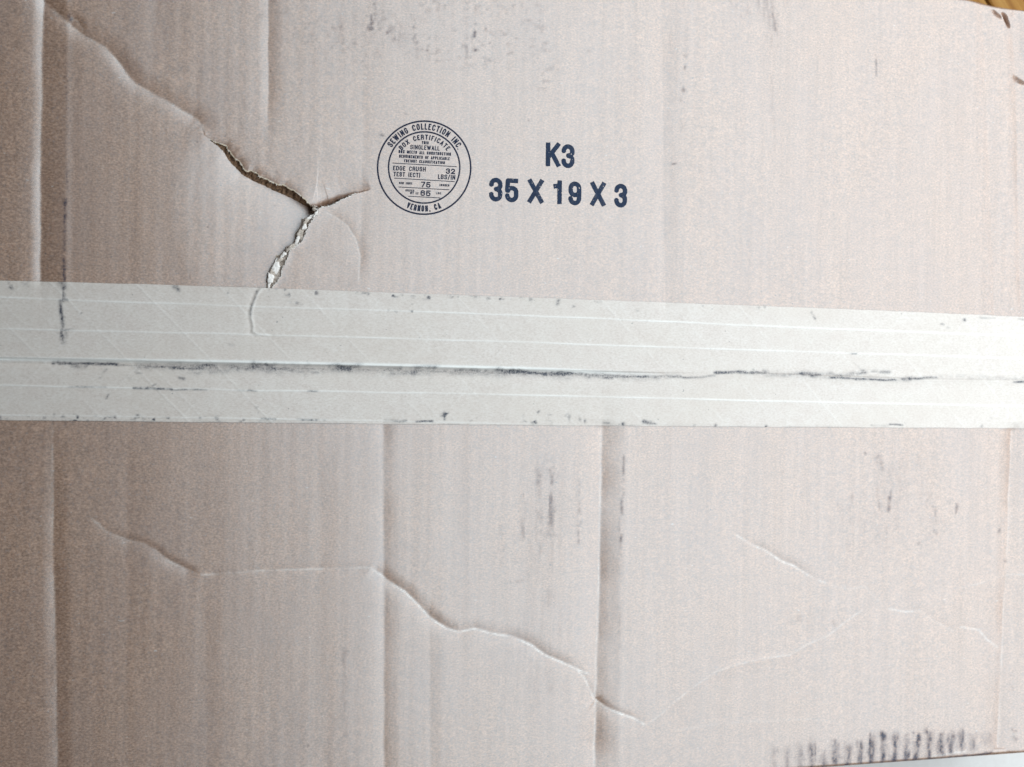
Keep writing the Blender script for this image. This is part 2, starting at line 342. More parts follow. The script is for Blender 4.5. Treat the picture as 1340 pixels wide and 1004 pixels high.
TAPE_MARKS = [
 ([(80.5,369),(82,376)], 3.4, .9, 'x'), ([(81,378),(82,392)], 2.6, .85, 's'), ([(79,394),(80,410),(82,430)], 1.8, 1.0, 'x'), ([(82,404),(83,430)], 1.8, .8, 's'), ([(81,432),(82,436)], 4.0, .9, 's'), ([(81,440),(84,448)], 2.2, .9, 'x'),
 ([(84,432),(96,432)], 1.3, .7, 'h'), ([(84,392),(88,393)], 1.2, .8, 'x'),
 ([(16,374)], 3.4, .75, 'd'), ([(30,372),(60,375)], 3, .2, 'd'), ([(122,373)], 2.4, .45, 'd'), ([(144,381)], 2.4, .7, 'd'), ([(188,375),(187,382)], 2.5, .2, 'd'), ([(205,384)], 3.4, .22, 'd'), ([(229,375),(233,379)], 2.2, .75, 'x'), ([(276,377)], 2.6, .6, 'd'), ([(292,380),(296,382)], 2.6, .65, 'd'),
 ([(105,411)], 1.6, .5, 'd'), ([(300,450),(310,455)], 2, .12, 'd'),
 ([(336,381),(333,392),(329,402),(328,412)], 1.2, .45, 's'),
 ([(356,384),(372,382),(380,384)], 3.0, .6, 'd'), ([(354,390),(362,386)], 2.0, .6, 'd'), ([(402,380),(408,384),(414,383)], 2, .8, 's'), ([(380,396),(394,398)], 2, .3, 'd'), ([(460,384),(485,384)], 1.6, .5, 'd'),
 ([(500,387),(520,386),(545,388),(562,389)], 2.2, .7, 'd'), ([(538,390),(540,396)], 2, .45, 'd'), ([(556,390),(558,394)], 2, .5, 'd'), ([(586,387),(592,388)], 1.8, .45, 'd'), ([(600,389),(625,389)], 1.6, .6, 'd'), ([(622,388)], 1.6, .8, 'x'), ([(638,391),(645,400)], 2, .38, 'd'), ([(655,392),(659,396)], 2.6, .65, 'd'), ([(671,391),(680,391)], 2, .6, 'd'),
 ([(694,392)], 2, .7, 'x'), ([(730,394),(729,398)], 1.8, .75, 'x'), ([(751,402)], 2, .6, 'd'), ([(775,395),(785,395)], 1.4, .35, 'd'), ([(833,406)], 1.6, .5, 'd'), ([(918,400)], 1.4, .4, 'd'), ([(929,403)], 1.6, .6, 'd'), ([(980,403),(1000,403)], 1.6, .35, 'd'),
 ([(508,407),(545,409)], 1.4, .5, 'd'), ([(1013,404)], 1.5, .5, 'd'), ([(1062,409),(1066,417)], 1.3, .6, 's'), ([(1064,406)], 1.4, .5, 'd'), ([(1100,416),(1105,420)], 1.6, .22, 'd'), ([(1155,418)], 1.6, .4, 'd'), ([(1232,423),(1240,429)], 1.5, .4, 'd'), ([(1261,419)], 1.9, .8, 'x'), ([(1281,423),(1288,424)], 1.5, .5, 'd'), ([(1282,416),(1302,416)], 1.2, .5, 'h'), ([(1333,417),(1340,418)], 1.4, .4, 'x'),
 ([(1108,463),(1120,463.5)], 1.1, .6, 'h'),
 # soot and painted shadow under the ridge
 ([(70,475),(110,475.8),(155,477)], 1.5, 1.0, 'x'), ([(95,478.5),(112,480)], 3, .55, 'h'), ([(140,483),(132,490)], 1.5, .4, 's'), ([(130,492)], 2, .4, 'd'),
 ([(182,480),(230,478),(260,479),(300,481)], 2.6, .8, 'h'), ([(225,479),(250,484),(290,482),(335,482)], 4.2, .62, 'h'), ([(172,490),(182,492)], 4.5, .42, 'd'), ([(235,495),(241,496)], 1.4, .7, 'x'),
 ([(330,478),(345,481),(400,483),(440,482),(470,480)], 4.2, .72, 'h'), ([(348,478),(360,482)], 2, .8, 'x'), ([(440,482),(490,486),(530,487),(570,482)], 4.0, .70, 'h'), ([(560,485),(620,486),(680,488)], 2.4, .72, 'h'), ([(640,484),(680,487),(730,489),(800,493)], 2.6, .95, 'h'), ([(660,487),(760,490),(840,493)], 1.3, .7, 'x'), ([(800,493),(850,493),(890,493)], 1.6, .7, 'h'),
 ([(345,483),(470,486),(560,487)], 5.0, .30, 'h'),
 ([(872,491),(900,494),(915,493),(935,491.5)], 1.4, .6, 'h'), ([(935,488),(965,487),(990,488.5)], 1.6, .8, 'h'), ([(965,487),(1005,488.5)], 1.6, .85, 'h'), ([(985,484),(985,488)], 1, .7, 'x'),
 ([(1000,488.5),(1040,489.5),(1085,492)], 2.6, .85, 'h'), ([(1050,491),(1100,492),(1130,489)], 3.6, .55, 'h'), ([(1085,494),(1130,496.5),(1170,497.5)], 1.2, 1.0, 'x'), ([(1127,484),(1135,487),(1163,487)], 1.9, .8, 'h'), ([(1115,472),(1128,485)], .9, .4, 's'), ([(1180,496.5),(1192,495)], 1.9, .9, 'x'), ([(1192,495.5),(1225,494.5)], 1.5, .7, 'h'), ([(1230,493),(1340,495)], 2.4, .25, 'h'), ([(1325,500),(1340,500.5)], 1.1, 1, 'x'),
 # broken line under the second strand
 ([(90,506),(140,507)], 1.0, .5, 'h'), ([(175,507.5),(225,509.5)], 1.2, .95, 'h'), ([(225,510),(270,510.5)], 1.1, .8, 'h'), ([(310,511),(335,511.5)], 1.1, .8, 'h'), ([(200,505),(204,503)], .9, .6, 'x'), ([(139,522),(142,517)], 1.0, .7, 'x'), ([(403,512),(415,512.5)], 1, .5, 'h'),
 # lower rim
 ([(0,547),(12,548)], 1.8, .6, 'd'), ([(30,546),(60,547)], 2.0, .3, 'd'), ([(66,544),(110,546),(160,547),(230,548)], 1.8, .62, 'd'), ([(80,550),(150,551)], 1.4, .6, 'd'), ([(180,545),(188,549)], 2, .6, 'd'), ([(255,549),(275,547)], 1.8, .5, 'd'), ([(286,547),(289,548)], 3, .85, 'd'), ([(308,548),(320,550)], 2, .65, 'd'), ([(337,533),(339,538)], 2, .35, 'd'),
 ([(342,548),(360,549)], 1.4, .5, 'h'), ([(390,549),(432,550)], 1.4, .7, 'h'), ([(411,540),(412,548)], 2.4, .7, 'd'), ([(340,551),(380,551.5)], 1.2, .4, 'h'), ([(505,550.5),(530,551.5)], 1.6, .85, 'h'), ([(545,552),(566,551.5)], 1.2, .95, 'h'), ([(582,545),(584,546)], 3.8, .7, 'd'), ([(618,547),(620,550)], 3.4, .45, 'd'), ([(665,550)], 3.2, .22, 'd'),
 ([(684,544),(697,553)], 2.0, .5, 'd'), ([(686,553),(700,552)], 2.0, .8, 'd'), ([(703,540),(705,538)], 1.0, .9, 'x'), ([(705,548),(712,550),(724,549)], 4.0, .5, 'd'), ([(716,552),(722,550)], 1.8, .8, 'd'), ([(740,545),(760,552)], 4.0, .3, 'd'), ([(758,552),(763,552)], 2, .75, 'd'), ([(781,549),(784,553)], 2.6, .65, 'd'), ([(790,554),(820,555)], 1.3, .45, 'd'), ([(815,555)], 1.8, .8, 'x'), ([(842,552.5),(850,553)], 1.7, 1.2, 'x'), ([(852,554),(858,555)], 1.1, .6, 'x'), ([(908,557)], 1.3, .5, 'x'), ([(936,557.5)], 1.6, .8, 'x'), ([(1002,558)], 1.5, .9, 'x'),
 ([(1063,558),(1090,558.5)], 1.1, .4, 'd'), ([(1140,557),(1162,556.5)], 1.2, .45, 'h'), ([(1176,546),(1183,555)], 1.5, .38, 'd'), ([(1164,556),(1180,556)], 1.1, .65, 'h'), ([(1284,558)], 1.3, .4, 'x'), ([(1297,548)], 1.5, .25, 'd'),
 ([(0,556),(200,552)], 1, .12, 'd'),
]

# ------------------------------------------------------------------ materials
def nt(name):
    m = bpy.data.materials.new(name); m.use_nodes = True
    t = m.node_tree; t.nodes.clear()
    out = t.nodes.new('ShaderNodeOutputMaterial'); b = t.nodes.new('ShaderNodeBsdfPrincipled')
    t.links.new(b.outputs[0], out.inputs[0])
    return m, t, b
class G:
    """small node helper"""
    def __init__(s, t): s.t = t; s.co = t.nodes.new('ShaderNodeTexCoord').outputs['Object']
    def noise(s, scale, stretch=(1, 1, 1), detail=3, rough=.55, out=0, off=(0, 0, 0)):
        mp = s.t.nodes.new('ShaderNodeMapping'); mp.inputs['Scale'].default_value = stretch; mp.inputs['Location'].default_value = off
        s.t.links.new(s.co, mp.inputs[0])
        n = s.t.nodes.new('ShaderNodeTexNoise'); n.inputs['Scale'].default_value = scale; n.inputs['Detail'].default_value = detail; n.inputs['Roughness'].default_value = rough
        s.t.links.new(mp.outputs[0], n.inputs['Vector']); return n.outputs[out]
    def ramp(s, f, stops):
        r = s.t.nodes.new('ShaderNodeValToRGB'); e = r.color_ramp.elements
        e[0].position, e[0].color = stops[0][0], (*stops[0][1], 1)
        e[1].position, e[1].color = stops[-1][0], (*stops[-1][1], 1)
        for p, c in stops[1:-1]:
            q = e.new(p); q.color = (*c, 1)
        s.t.links.new(f, r.inputs[0]); return r.outputs[0]
    def range(s, f, a, b, c=0, d=1):
        n = s.t.nodes.new('ShaderNodeMapRange'); s.t.links.new(f, n.inputs[0])
        for i, x in enumerate((a, b, c, d)): n.inputs[i + 1].default_value = x
        return n.outputs[0]
    def math(s, op, a, b):
        n = s.t.nodes.new('ShaderNodeMath'); n.operation = op
        for i, x in enumerate((a, b)):
            if isinstance(x, (int, float)): n.inputs[i].default_value = x
            else: s.t.links.new(x, n.inputs[i])
        return n.outputs[0]
    def mix(s, f, a, b, blend='MIX'):
        n = s.t.nodes.new('ShaderNodeMix'); n.data_type = 'RGBA'; n.blend_type = blend
        for k, x in ((0, f), (6, a), (7, b)):
            if isinstance(x, (int, float)): n.inputs[k].default_value = x
            elif isinstance(x, tuple): n.inputs[k].default_value = (*x, 1)
            else: s.t.links.new(x, n.inputs[k])
        return n.outputs[2]
    def attr(s, name):
        n = s.t.nodes.new('ShaderNodeAttribute'); n.attribute_name = name; return n.outputs['Fac']
    def bump(s, hgt, dist, strength=1, prev=None):
        n = s.t.nodes.new('ShaderNodeBump'); n.inputs['Distance'].default_value = dist; n.inputs['Strength'].default_value = strength
        s.t.links.new(hgt, n.inputs['Height'])
        if prev is not None: s.t.links.new(prev, n.inputs['Normal'])
        return n.outputs[0]

def smudge_shade_mix(g, base, ink=(.018, .027, .052), scale=1100):
    sm = g.attr('smudge_and_shade')
    brk = g.range(g.noise(scale, detail=4, rough=.75), .34, .66, .35, 1.3)
    f = g.math('MINIMUM', g.math('MULTIPLY', sm, brk), .93)
    return g.mix(f, base, ink)

def card_material():
    m, t, b = nt('kraft_cardboard'); g = G(t)
    fine = g.noise(1150, (.62, 1, 1), 3, .7)
    c = g.ramp(fine, [(.33, (.180, .080, .036)), (.50, (.335, .178, .108)), (.67, (.500, .292, .192))])
    blot = g.noise(180, (.75, 1, 1), 4, .62)
    c = g.mix(.55, c, g.ramp(blot, [(.30, (.40, .40, .40)), (.5, (.5, .5, .5)), (.7, (.60, .595, .59))]), 'OVERLAY')
    # coloured recycled fibres: bluish, reddish
    c = g.mix(g.range(g.noise(950, (1, 1, 1), 2, .5, 0, (3, 1, 0)), .56, .72, 0, .42), c, (.22, .17, .165))
    c = g.mix(g.range(g.noise(820, (1, 1, 1), 2, .5, 0, (9, 4, 0)), .58, .73, 0, .42), c, (.33, .135, .075))
    c = g.mix(g.range(g.noise(24, (1.3, .7, 1), 3, .5, 0, (2, 6, 0)), .35, .7, 0, .22), c, (.24, .155, .135))
    # vertical pale/dark streaks following the flutes
    strk = g.noise(300, (1, .03, 1), 4, .65)
    c = g.mix(.5, c, g.ramp(strk, [(.3, (.45, .45, .455)), (.7, (.555, .55, .545))]), 'OVERLAY')
    # dark specks and white fibres
    c = g.mix(g.range(g.noise(420, (1, 1, 1), 2, .5, 0, (5, 5, 2)), .745, .775, 0, .85), c, (.07, .05, .05))
    c = g.mix(g.range(g.noise(560, (.5, 1, 1), 2, .5, 0, (1, 8, 2)), .735, .775, 0, .55), c, (.55, .48, .44))
    c = g.mix(g.math('MULTIPLY', g.attr('wear'), g.range(g.noise(700), .35, .6, .3, 1)), c, (.80, .70, .62))
    c = smudge_shade_mix(g, c)
    t.links.new(c, b.inputs['Base Color'])
    b.inputs['Roughness'].default_value = .405
    b.inputs['IOR'].default_value = 1.95
    t.links.new(g.math('MULTIPLY', g.math('MULTIPLY', g.range(g.attr('smudge_and_shade'), 0, 1, .83, .12), g.range(strk, .3, .7, .955, 1.045)), g.range(fine, .34, .66, 1.10, .90)), b.inputs['Specular IOR Level'])
    n1 = g.bump(g.noise(900, (.7, 1, 1), 3, .6), .00010, .5)
    n2 = g.bump(g.noise(220, (1, .8, 1), 3, .6), .0003, .15, n1)
    t.links.new(n2, b.inputs['Normal'])
    return m

def tape_material():
    m, t, b = nt('paper_tape'); g = G(t)
    c = g.ramp(g.noise(1300, (.5, 1, 1), 4, .7), [(.32, (.54, .435, .375)), (.5, (.618, .510, .446)), (.68, (.67, .565, .505))])
    c = g.mix(.4, c, g.ramp(g.noise(120, (.7, 1, 1), 4, .6), [(.3, (.45, .45, .45)), (.7, (.55, .55, .55))]), 'OVERLAY')
    c = g.mix(g.range(g.noise(30, (.4, 1, 1), 3, .5), .4, .7, 0, .25), c, (.56, .45, .37))
    c = g.mix(g.range(g.noise(430, (1, 1, 1), 2, .5, 0, (5, 1, 2)), .75, .78, 0, .6), c, (.2, .18, .17))
    c = g.mix(g.math('MULTIPLY', g.attr('strand_and_highlight'), .36), c, (.92, .86, .80))
    c = smudge_shade_mix(g, c, (.016, .022, .040))
    t.links.new(c, b.inputs['Base Color'])
    b.inputs['Roughness'].default_value = .45
    b.inputs['Specular IOR Level'].default_value = .26
    t.links.new(g.bump(g.noise(700, (.6, 1, 1), 5, .7), .0002, .4), b.inputs['Normal'])
    return m

def simple(name, lo, hi, scale, stretch=(1, 1, 1), rough=.8, bump=.0002, spec=.4):
    m, t, b = nt(name); g = G(t)
    n = g.noise(scale, stretch, 4, .65)
    t.links.new(g.ramp(n, [(.3, lo), (.7, hi)]), b.inputs['Base Color'])
    b.inputs['Roughness'].default_value = rough; b.inputs['Specular IOR Level'].default_value = spec
    t.links.new(g.bump(n, bump, .6), b.inputs['Normal']); return m

CARD = card_material(); TAPE = tape_material()
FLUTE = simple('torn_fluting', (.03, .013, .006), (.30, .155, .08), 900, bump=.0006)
GREY = simple('torn_grey_medium', (.30, .22, .17), (.68, .55, .46), 1200, bump=.0005)
PALE = simple('torn_liner_fibre', (.72, .60, .53), (.92, .81, .74), 900, bump=.0004)
LIP = simple('torn_liner_lip', (.62, .46, .32), (.78, .62, .46), 900)
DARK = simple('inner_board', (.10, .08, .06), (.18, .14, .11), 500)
def ink_material(name, lo, hi):
    m, t, b = nt(name); g = G(t)
    c = g.ramp(g.noise(1100, (1, .35, 1), 4, .7), [(.3, lo), (.7, hi)])
    c = g.mix(g.range(g.noise(1500, (1, 1, 1), 3, .6), .56, .70, 0, .16), c, (.30, .22, .18))
    c = g.mix(g.range(g.noise(420, (1, .05, 1), 3, .6), .5, .7, 0, .13), c, (.20, .17, .17))
    t.links.new(c, b.inputs['Base Color']); b.inputs['Roughness'].default_value = .6; b.inputs['Specular IOR Level'].default_value = .18
    return m
INK_BLUE = ink_material('blue_print_ink', (.005, .011, .028), (.011, .025, .060))
INK_DARK = ink_material('dark_print_ink', (.004, .006, .020), (.008, .013, .038))

# ------------------------------------------------------------------ mesh helpers
def mesh_obj(name, co, faces, mat, parent=None, attrs=None, smooth=True):
    me = bpy.data.meshes.new(name)
    co = np.asarray(co, np.float32) / 1000.0
    if isinstance(faces, np.ndarray):
        n, k = faces.shape
        me.vertices.add(len(co)); me.vertices.foreach_set('co', co.ravel())
        me.loops.add(n * k); me.loops.foreach_set('vertex_index', faces.astype(np.int32).ravel())
        me.polygons.add(n); me.polygons.foreach_set('loop_start', np.arange(0, n * k, k, dtype=np.int32))
        me.polygons.foreach_set('loop_total', np.full(n, k, np.int32))
        me.update(calc_edges=True); me.validate()
    else:
        me.from_pydata([tuple(map(float, c)) for c in co], [], faces); me.update()
    if smooth: me.polygons.foreach_set('use_smooth', np.ones(len(me.polygons), bool))
    for k, a in (attrs or {}).items():
        at = me.attributes.new(k, 'FLOAT', 'POINT'); at.data.foreach_set('value', np.asarray(a, np.float32).ravel())
    me.materials.append(mat)
    o = bpy.data.objects.new(name, me); COL.objects.link(o)
    if parent: o.parent = parent; o.matrix_parent_inverse = parent.matrix_world.inverted()
    return o

def grid_faces(ny, nx):
    i = np.arange(ny * nx).reshape(ny, nx)
    return np.stack([i[:-1, :-1], i[:-1, 1:], i[1:, 1:], i[1:, :-1]], -1).reshape(-1, 4)

def axis(stops):
    """[(pos, step), ..., (end, None)]"""
    out = []
    for (a, st), (b, _) in zip(stops[:-1], stops[1:]):
        n = max(1, int(round((b - a) / st))); out.append(a + (b - a) * np.arange(n) / n)
    return np.concatenate(out + [[stops[-1][0]]])

# ------------------------------------------------------------------ the room: floor
def floor():
    fl = bpy.data.objects.new('floor', None); COL.objects.link(fl); fl['kind'] = 'structure'; fl.location = (0, 0, -.0765)
    bpy.context.view_layer.update()
    m, t, b = nt('oak_floor'); g = G(t)
    rot = t.nodes.new('ShaderNodeMapping'); rot.inputs['Scale'].default_value = (.06, 1, 1)
    t.links.new(g.co, rot.inputs[0]); g.co = rot.outputs[0]
    c = g.ramp(g.noise(160, (1, 1, 1), 6, .65), [(.3, (.20, .075, .014)), (.5, (.29, .125, .026)), (.7, (.37, .185, .05))])
    c = g.mix(g.range(g.noise(420, (.4, 1, 1), 4, .6), .56, .68, 0, .65), c, (.14, .05, .012))
    t.links.new(c, b.inputs['Base Color']); b.inputs['Roughness'].default_value = .5; b.inputs['Specular IOR Level'].default_value = .12
    W, L, T = 90.0, 1400.0, 12.0
    me = None
    ang = math.radians(-52)
    ox, oy = to_plane(1297, 8, -76.5)                   # the joint that shows past the corner
    k = 0
    for i in range(-14, 10):
        for j in (-2, -1, 0, 1):
            if me is None:
                e = 1.3
                v = [(0, e, 0), (L - 2, e, 0), (L - 2, W - e, 0), (0, W - e, 0)]
                top = [(x + (1 if x == 0 else -1), y + (1 if y < 5 else -1), 0) for x, y, _ in v]
                mid = [(x, y, -1) for x, y, _ in v]; bot = [(x, y, -T) for x, y, _ in v]
                F = [(0, 1, 2, 3)] + [(q + 4, (q + 1) % 4 + 4, (q + 1) % 4, q) for q in range(4)] + [(q + 8, (q + 1) % 4 + 8, (q + 1) % 4 + 4, q + 4) for q in range(4)]
                o = mesh_obj('floorboard', top + mid + bot, F, m, fl, smooth=False); me = o.data
            else:
                o = bpy.data.objects.new('floorboard', me); COL.objects.link(o); o.parent = fl
            a = np.array([math.cos(ang), math.sin(ang)]); nrm = np.array([-a[1], a[0]])
            p = np.array([ox, oy]) + nrm * W * i + a * (L * j + 300 + 520 * ((i * 37) % 5) / 5)
            o.location = (p[0] / 1000, p[1] / 1000, 0); o.rotation_euler = (0, 0, ang); o.matrix_parent_inverse.identity()
            k += 1
    g2 = simple('subfloor', (.03, .02, .012), (.05, .035, .02), 60)
    s = 1500
    mesh_obj('subfloor', [(-s, -s, -13), (s, -s, -13), (s, s, -13), (-s, s, -13)], [(0, 1, 2, 3)], g2, fl, smooth=False).matrix_parent_inverse.identity()
floor()

def white_sheet():
    mt = simple('white_sheet_paper', (.56, .49, .45), (.60, .53, .49), 300, bump=.0001, rough=.5)
    x = np.linspace(-260, 620, 60); y = np.linspace(YB - 420, YB + 130, 50)
    X, Y = np.meshgrid(x, y)
    Z = -75.4 + .35 * fbm(X, Y, 160, 5, 2) + .35
    n = X.size
    top = np.stack([X, Y, Z], -1).reshape(-1, 3)
    o = mesh_obj('white_sheet', top, grid_faces(*X.shape), mt)
    md = o.modifiers.new('thickness', 'SOLIDIFY'); md.thickness = .0004; md.offset = -1
    o['label'] = 'plain bluish white sheet showing past the lower right edge of the cardboard box'
    o['category'] = 'sheet'
white_sheet()

# ------------------------------------------------------------------ the box
BOX = bpy.data.objects.new('cardboard_box', None); COL.objects.link(BOX)
BOX.location = ((XL + XR) / 2000, (YT + YB) / 2000, -HB / 1000)
bpy.context.view_layer.update()
BOX['label'] = 'worn brown cardboard box torn near its round printed certificate, sealed with wide pale tape'
BOX['category'] = 'box'

def pxx(p, v=500): return float(to_plane(p, v)[0])
def pyy(p, u=370): return float(to_plane(u, p)[1])

def corner_pull(x, y):
    t = np.clip((to_px(x, y)[0] - 1262) / 55, 0, 1); t = t * t * (3 - 2 * t)
    return 3.0 * t * np.clip((y - (YT - 26)) / 26, 0, 1)
def make_flap(xs, ys, tear):
    X, Y = np.meshgrid(xs, ys)
    u, v = to_px(X, Y)
    F = grid_faces(*X.shape)
    if tear:
        ins = inside(u, v, SUNK)
        X0, Y0 = X.copy(), Y.copy()
        win = (u > 255) & (u < 480) & (v > 165) & (v < 392)
        idx = np.where(win)
        uu, vv = u[idx], v[idx]
        keep = np.zeros(uu.shape, bool); sdm = np.full(uu.shape, 1e9); tx = uu.copy(); ty = vv.copy()
        for gp in GAPS:
            keep |= inside(uu, vv, gp)
            pts = np.vstack([gp, gp[:1]])
            for a, b in zip(pts[:-1], pts[1:]):
                d = b - a; L2 = (d ** 2).sum()
                if L2 < 1e-9: continue
                t = np.clip(((uu - a[0]) * d[0] + (vv - a[1]) * d[1]) / L2, 0, 1)
                qx, qy = a[0] + t * d[0], a[1] + t * d[1]
                dd = np.hypot(uu - qx, vv - qy); mm = dd < sdm
                sdm = np.where(mm, dd, sdm); tx = np.where(mm, qx, tx); ty = np.where(mm, qy, ty)
        snap = sdm < .42
        un = np.where(snap, tx, uu); vn = np.where(snap, ty, vv)
        xn, yn = to_plane(un, vn)
        X[idx] = xn; Y[idx] = yn
        dead = np.zeros(X.shape, bool); dead[idx] = keep & ~snap
        u, v = to_px(X, Y)
        Z = height(X, Y, True, ins)
        Y = Y - corner_pull(X, Y)
        F = F[~dead.ravel()[F].any(1)]
    else:
        Z = height(X, Y, False)
    S = smudges_and_shade(u, v, [(p, w * 1.35, st * .74, k) if p[0][1] < 940 and p[0][0] > 120 else (p, w, st, k) for p, w, st, k in CARD_MARKS])
    Z = Z - .35 * np.clip(np.minimum(v - (367 + u * .0355) - 4, (550 + u * .008) - 4 - v) / 8, 0, 1)
    Wr = np.zeros_like(u)
    for i, k in WEAR:
        pts = V[i][0]; m = near(u, v, pts, 8); uu, vv = u[m], v[m]
        j = vnoise(uu, vv, 26, i) * .7 + vnoise(uu, vv, 7, i + 3) * .35
        sd, ap, tot = pdist(uu, vv, pts); sd = sd + j * .8 + .9
        Wr[m] = np.maximum(Wr[m], k * np.exp(-(np.abs(sd) / 1.05) ** 2) * np.clip(np.minimum(ap, 1 - ap) / .04, 0, 1) * np.clip(.72 + .7 * vnoise(uu, vv, 17, i + 9) + .4 * vnoise(uu, vv, 5, i), 0, 1))
    global WR; WR = Wr.ravel()
    co = np.stack([X, Y, Z], -1).reshape(-1, 3)
    used = np.zeros(len(co), bool); used[F.ravel()] = True
    remap = np.cumsum(used) - 1
    WR = WR[used]
    return co[used], remap[F], S.ravel()[used]

x0 = pxx(-25); x1 = XR
xu = axis([(XL, 12), (x0, .74), (pxx(258, 200), .31), (pxx(480, 200), .74), (pxx(1285, 20), .38), (x1, None)])
yu = axis([(YS + .3, .74), (pyy(388), .31), (pyy(168), .74), (YT - 17, .38), (YT, None)])
co, F, S = make_flap(xu, yu, True)
o = mesh_obj('flap', co, F, CARD, BOX, {'smudge_and_shade': S, 'wear': WR}); o['label'] = 'upper flap with the tear and the print'
xl = axis([(XL, 12), (x0, .78), (x1, None)])
yl = axis([(YB, .78), (YS - .3, None)])
co, F, S = make_flap(xl, yl, False)
o = mesh_obj('flap', co, F, CARD, BOX, {'smudge_and_shade': S, 'wear': WR}); o['label'] = 'creased lower flap'

# walls, floor of the box and the inner board seen through the tear
def wall(name, p0, p1, parent):
    n = 60; m = 12
    p0 = np.array(p0, float); p1 = np.array(p1, float)
    s = np.linspace(0, 1, n); z = np.linspace(-RAD * .97, -HB, m)
    Sg, Zg = np.meshgrid(s, z)
    P = p0[None, None] + (p1 - p0)[None, None] * Sg[..., None]
    d = (p1 - p0) / np.linalg.norm(p1 - p0); nr = np.array([d[1], -d[0]])
    off = .6 * fbm(Sg * 400, Zg, 60, 3, 2)
    off[0] = 0
    P = P + nr * (off[..., None] - np.clip(-Zg - RAD, 0, 8)[..., None] * .12)
    P[..., 1] -= corner_pull(P[..., 0], P[..., 1])
    co = np.concatenate([P, Zg[..., None]], -1).reshape(-1, 3)
    ob = mesh_obj(name, co, grid_faces(m, n), CARD, parent, {'smudge_and_shade': np.zeros(n * m)})
    md = ob.modifiers.new('board', 'SOLIDIFY'); md.thickness = .0035; md.offset = 1
    return ob
wall('side_panel', (XL, YB), (XR, YB), BOX); wall('side_panel', (XR, YT), (XL, YT), BOX)
wall('end_panel', (XR, YB), (XR, YT), BOX); wall('end_panel', (XL, YT), (XL, YB), BOX)
def slab(name, x0, x1, y0, y1, z0, z1, mat):
    v = [(x0,y0,z0),(x1,y0,z0),(x1,y1,z0),(x0,y1,z0),(x0,y0,z1),(x1,y0,z1),(x1,y1,z1),(x0,y1,z1)]
    f = [(3,2,1,0),(4,5,6,7),(0,1,5,4),(1,2,6,5),(2,3,7,6),(3,0,4,7)]
    return mesh_obj(name, v, f, mat, BOX, smooth=False)
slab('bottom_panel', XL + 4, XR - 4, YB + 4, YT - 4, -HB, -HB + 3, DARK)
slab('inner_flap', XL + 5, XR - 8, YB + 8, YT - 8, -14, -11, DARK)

# ribbons of torn board inside the tear
def at(uv, z):
    x, y = to_plane(uv[..., 0], uv[..., 1]); return np.stack([x, y, z], -1)
def resample(p, n):
    p = np.asarray(p, float); s = np.r_[0, np.cumsum(np.hypot(*(p[1:] - p[:-1]).T))]
    t = np.linspace(0, s[-1], n); return np.stack([np.interp(t, s, p[:, 0]), np.interp(t, s, p[:, 1])], -1)
def hz(p, ins):
    x, y = to_plane(p[:, 0], p[:, 1]); return height(x, y, True, np.full(len(p), ins))
def ribbon(name, P, Q, zp, zq, mat, n=220, m=9, bulge=0., rough=.3, seed=0, over=1.2, flute=0.):
    a = resample(P, n); b = resample(Q, n)
    d = b - a; L = np.maximum(np.hypot(d[:, 0], d[:, 1]), .01)[:, None]; dn = d / L
    a = a - dn * over; b = b + dn * over
    t = np.linspace(0, 1, m)[:, None]
    UV = a[None] * (1 - t[..., None]) + b[None] * t[..., None]
    za = zp(a); zb = zq(b)
    Z = za[None] * (1 - t) + zb[None] * t
    x, y = to_plane(UV[..., 0], UV[..., 1])
    Z = Z + rough * fbm(x, y, 1.1, seed, 3) * np.sin(np.pi * t) - bulge * np.sin(np.pi * t)
    if flute: Z = Z + flute * np.abs(np.sin(np.pi * x / 3.8)) * np.sin(np.pi * t)
    return mesh_obj(name, at(UV, Z).reshape(-1, 3), grid_faces(m, n), mat, BOX)
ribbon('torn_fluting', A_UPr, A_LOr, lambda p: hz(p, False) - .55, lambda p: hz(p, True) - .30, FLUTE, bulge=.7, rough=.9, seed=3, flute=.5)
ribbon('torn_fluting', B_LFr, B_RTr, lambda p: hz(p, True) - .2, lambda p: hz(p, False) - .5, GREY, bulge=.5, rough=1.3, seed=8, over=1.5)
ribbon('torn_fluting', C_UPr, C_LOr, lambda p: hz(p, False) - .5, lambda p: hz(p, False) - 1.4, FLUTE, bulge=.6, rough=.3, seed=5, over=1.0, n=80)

# pale torn lip along the liner's edge
def lip(name, P, ins, w, side, mat, dz=.10, amp=.6, seed=0, i0=0., i1=1., n=260):
    p = resample(P, n); k0, k1 = int(i0 * n), int(i1 * n); p = p[k0:k1]
    t = np.gradient(p, axis=0); t /= np.maximum(np.hypot(*t.T), 1e-6)[:, None]
    nr = np.stack([t[:, 1], -t[:, 0]], -1) * side
    ww = w * (1 + amp * vnoise(p[:, 0], p[:, 1], 1.7, seed)) * np.clip(np.minimum(np.arange(len(p)), len(p) - 1 - np.arange(len(p))) / 12, .1, 1)
    a = p - nr * .25; b = p + nr * ww[:, None]
    h = hz(p, ins)
    Z = np.stack([h + dz, h + dz * .6, h - .25], 0)
    UV = np.stack([a, (a + b) / 2, b], 0)
    return mesh_obj(name, at(UV, Z).reshape(-1, 3), grid_faces(3, len(p)), mat, BOX)
lip('torn_lip', A_UPr, False, .95, -1, LIP, seed=2, i0=.04)
lip('torn_lip', C_LOr, False, .9, 1, PALE, seed=4, amp=.9, i0=.05)
lip('torn_lip', B_RTr, False, .9, -1, PALE, seed=6, amp=.9)
lip('torn_lip', B_LFr, True, .5, 1, LIP, seed=7, amp=.9)

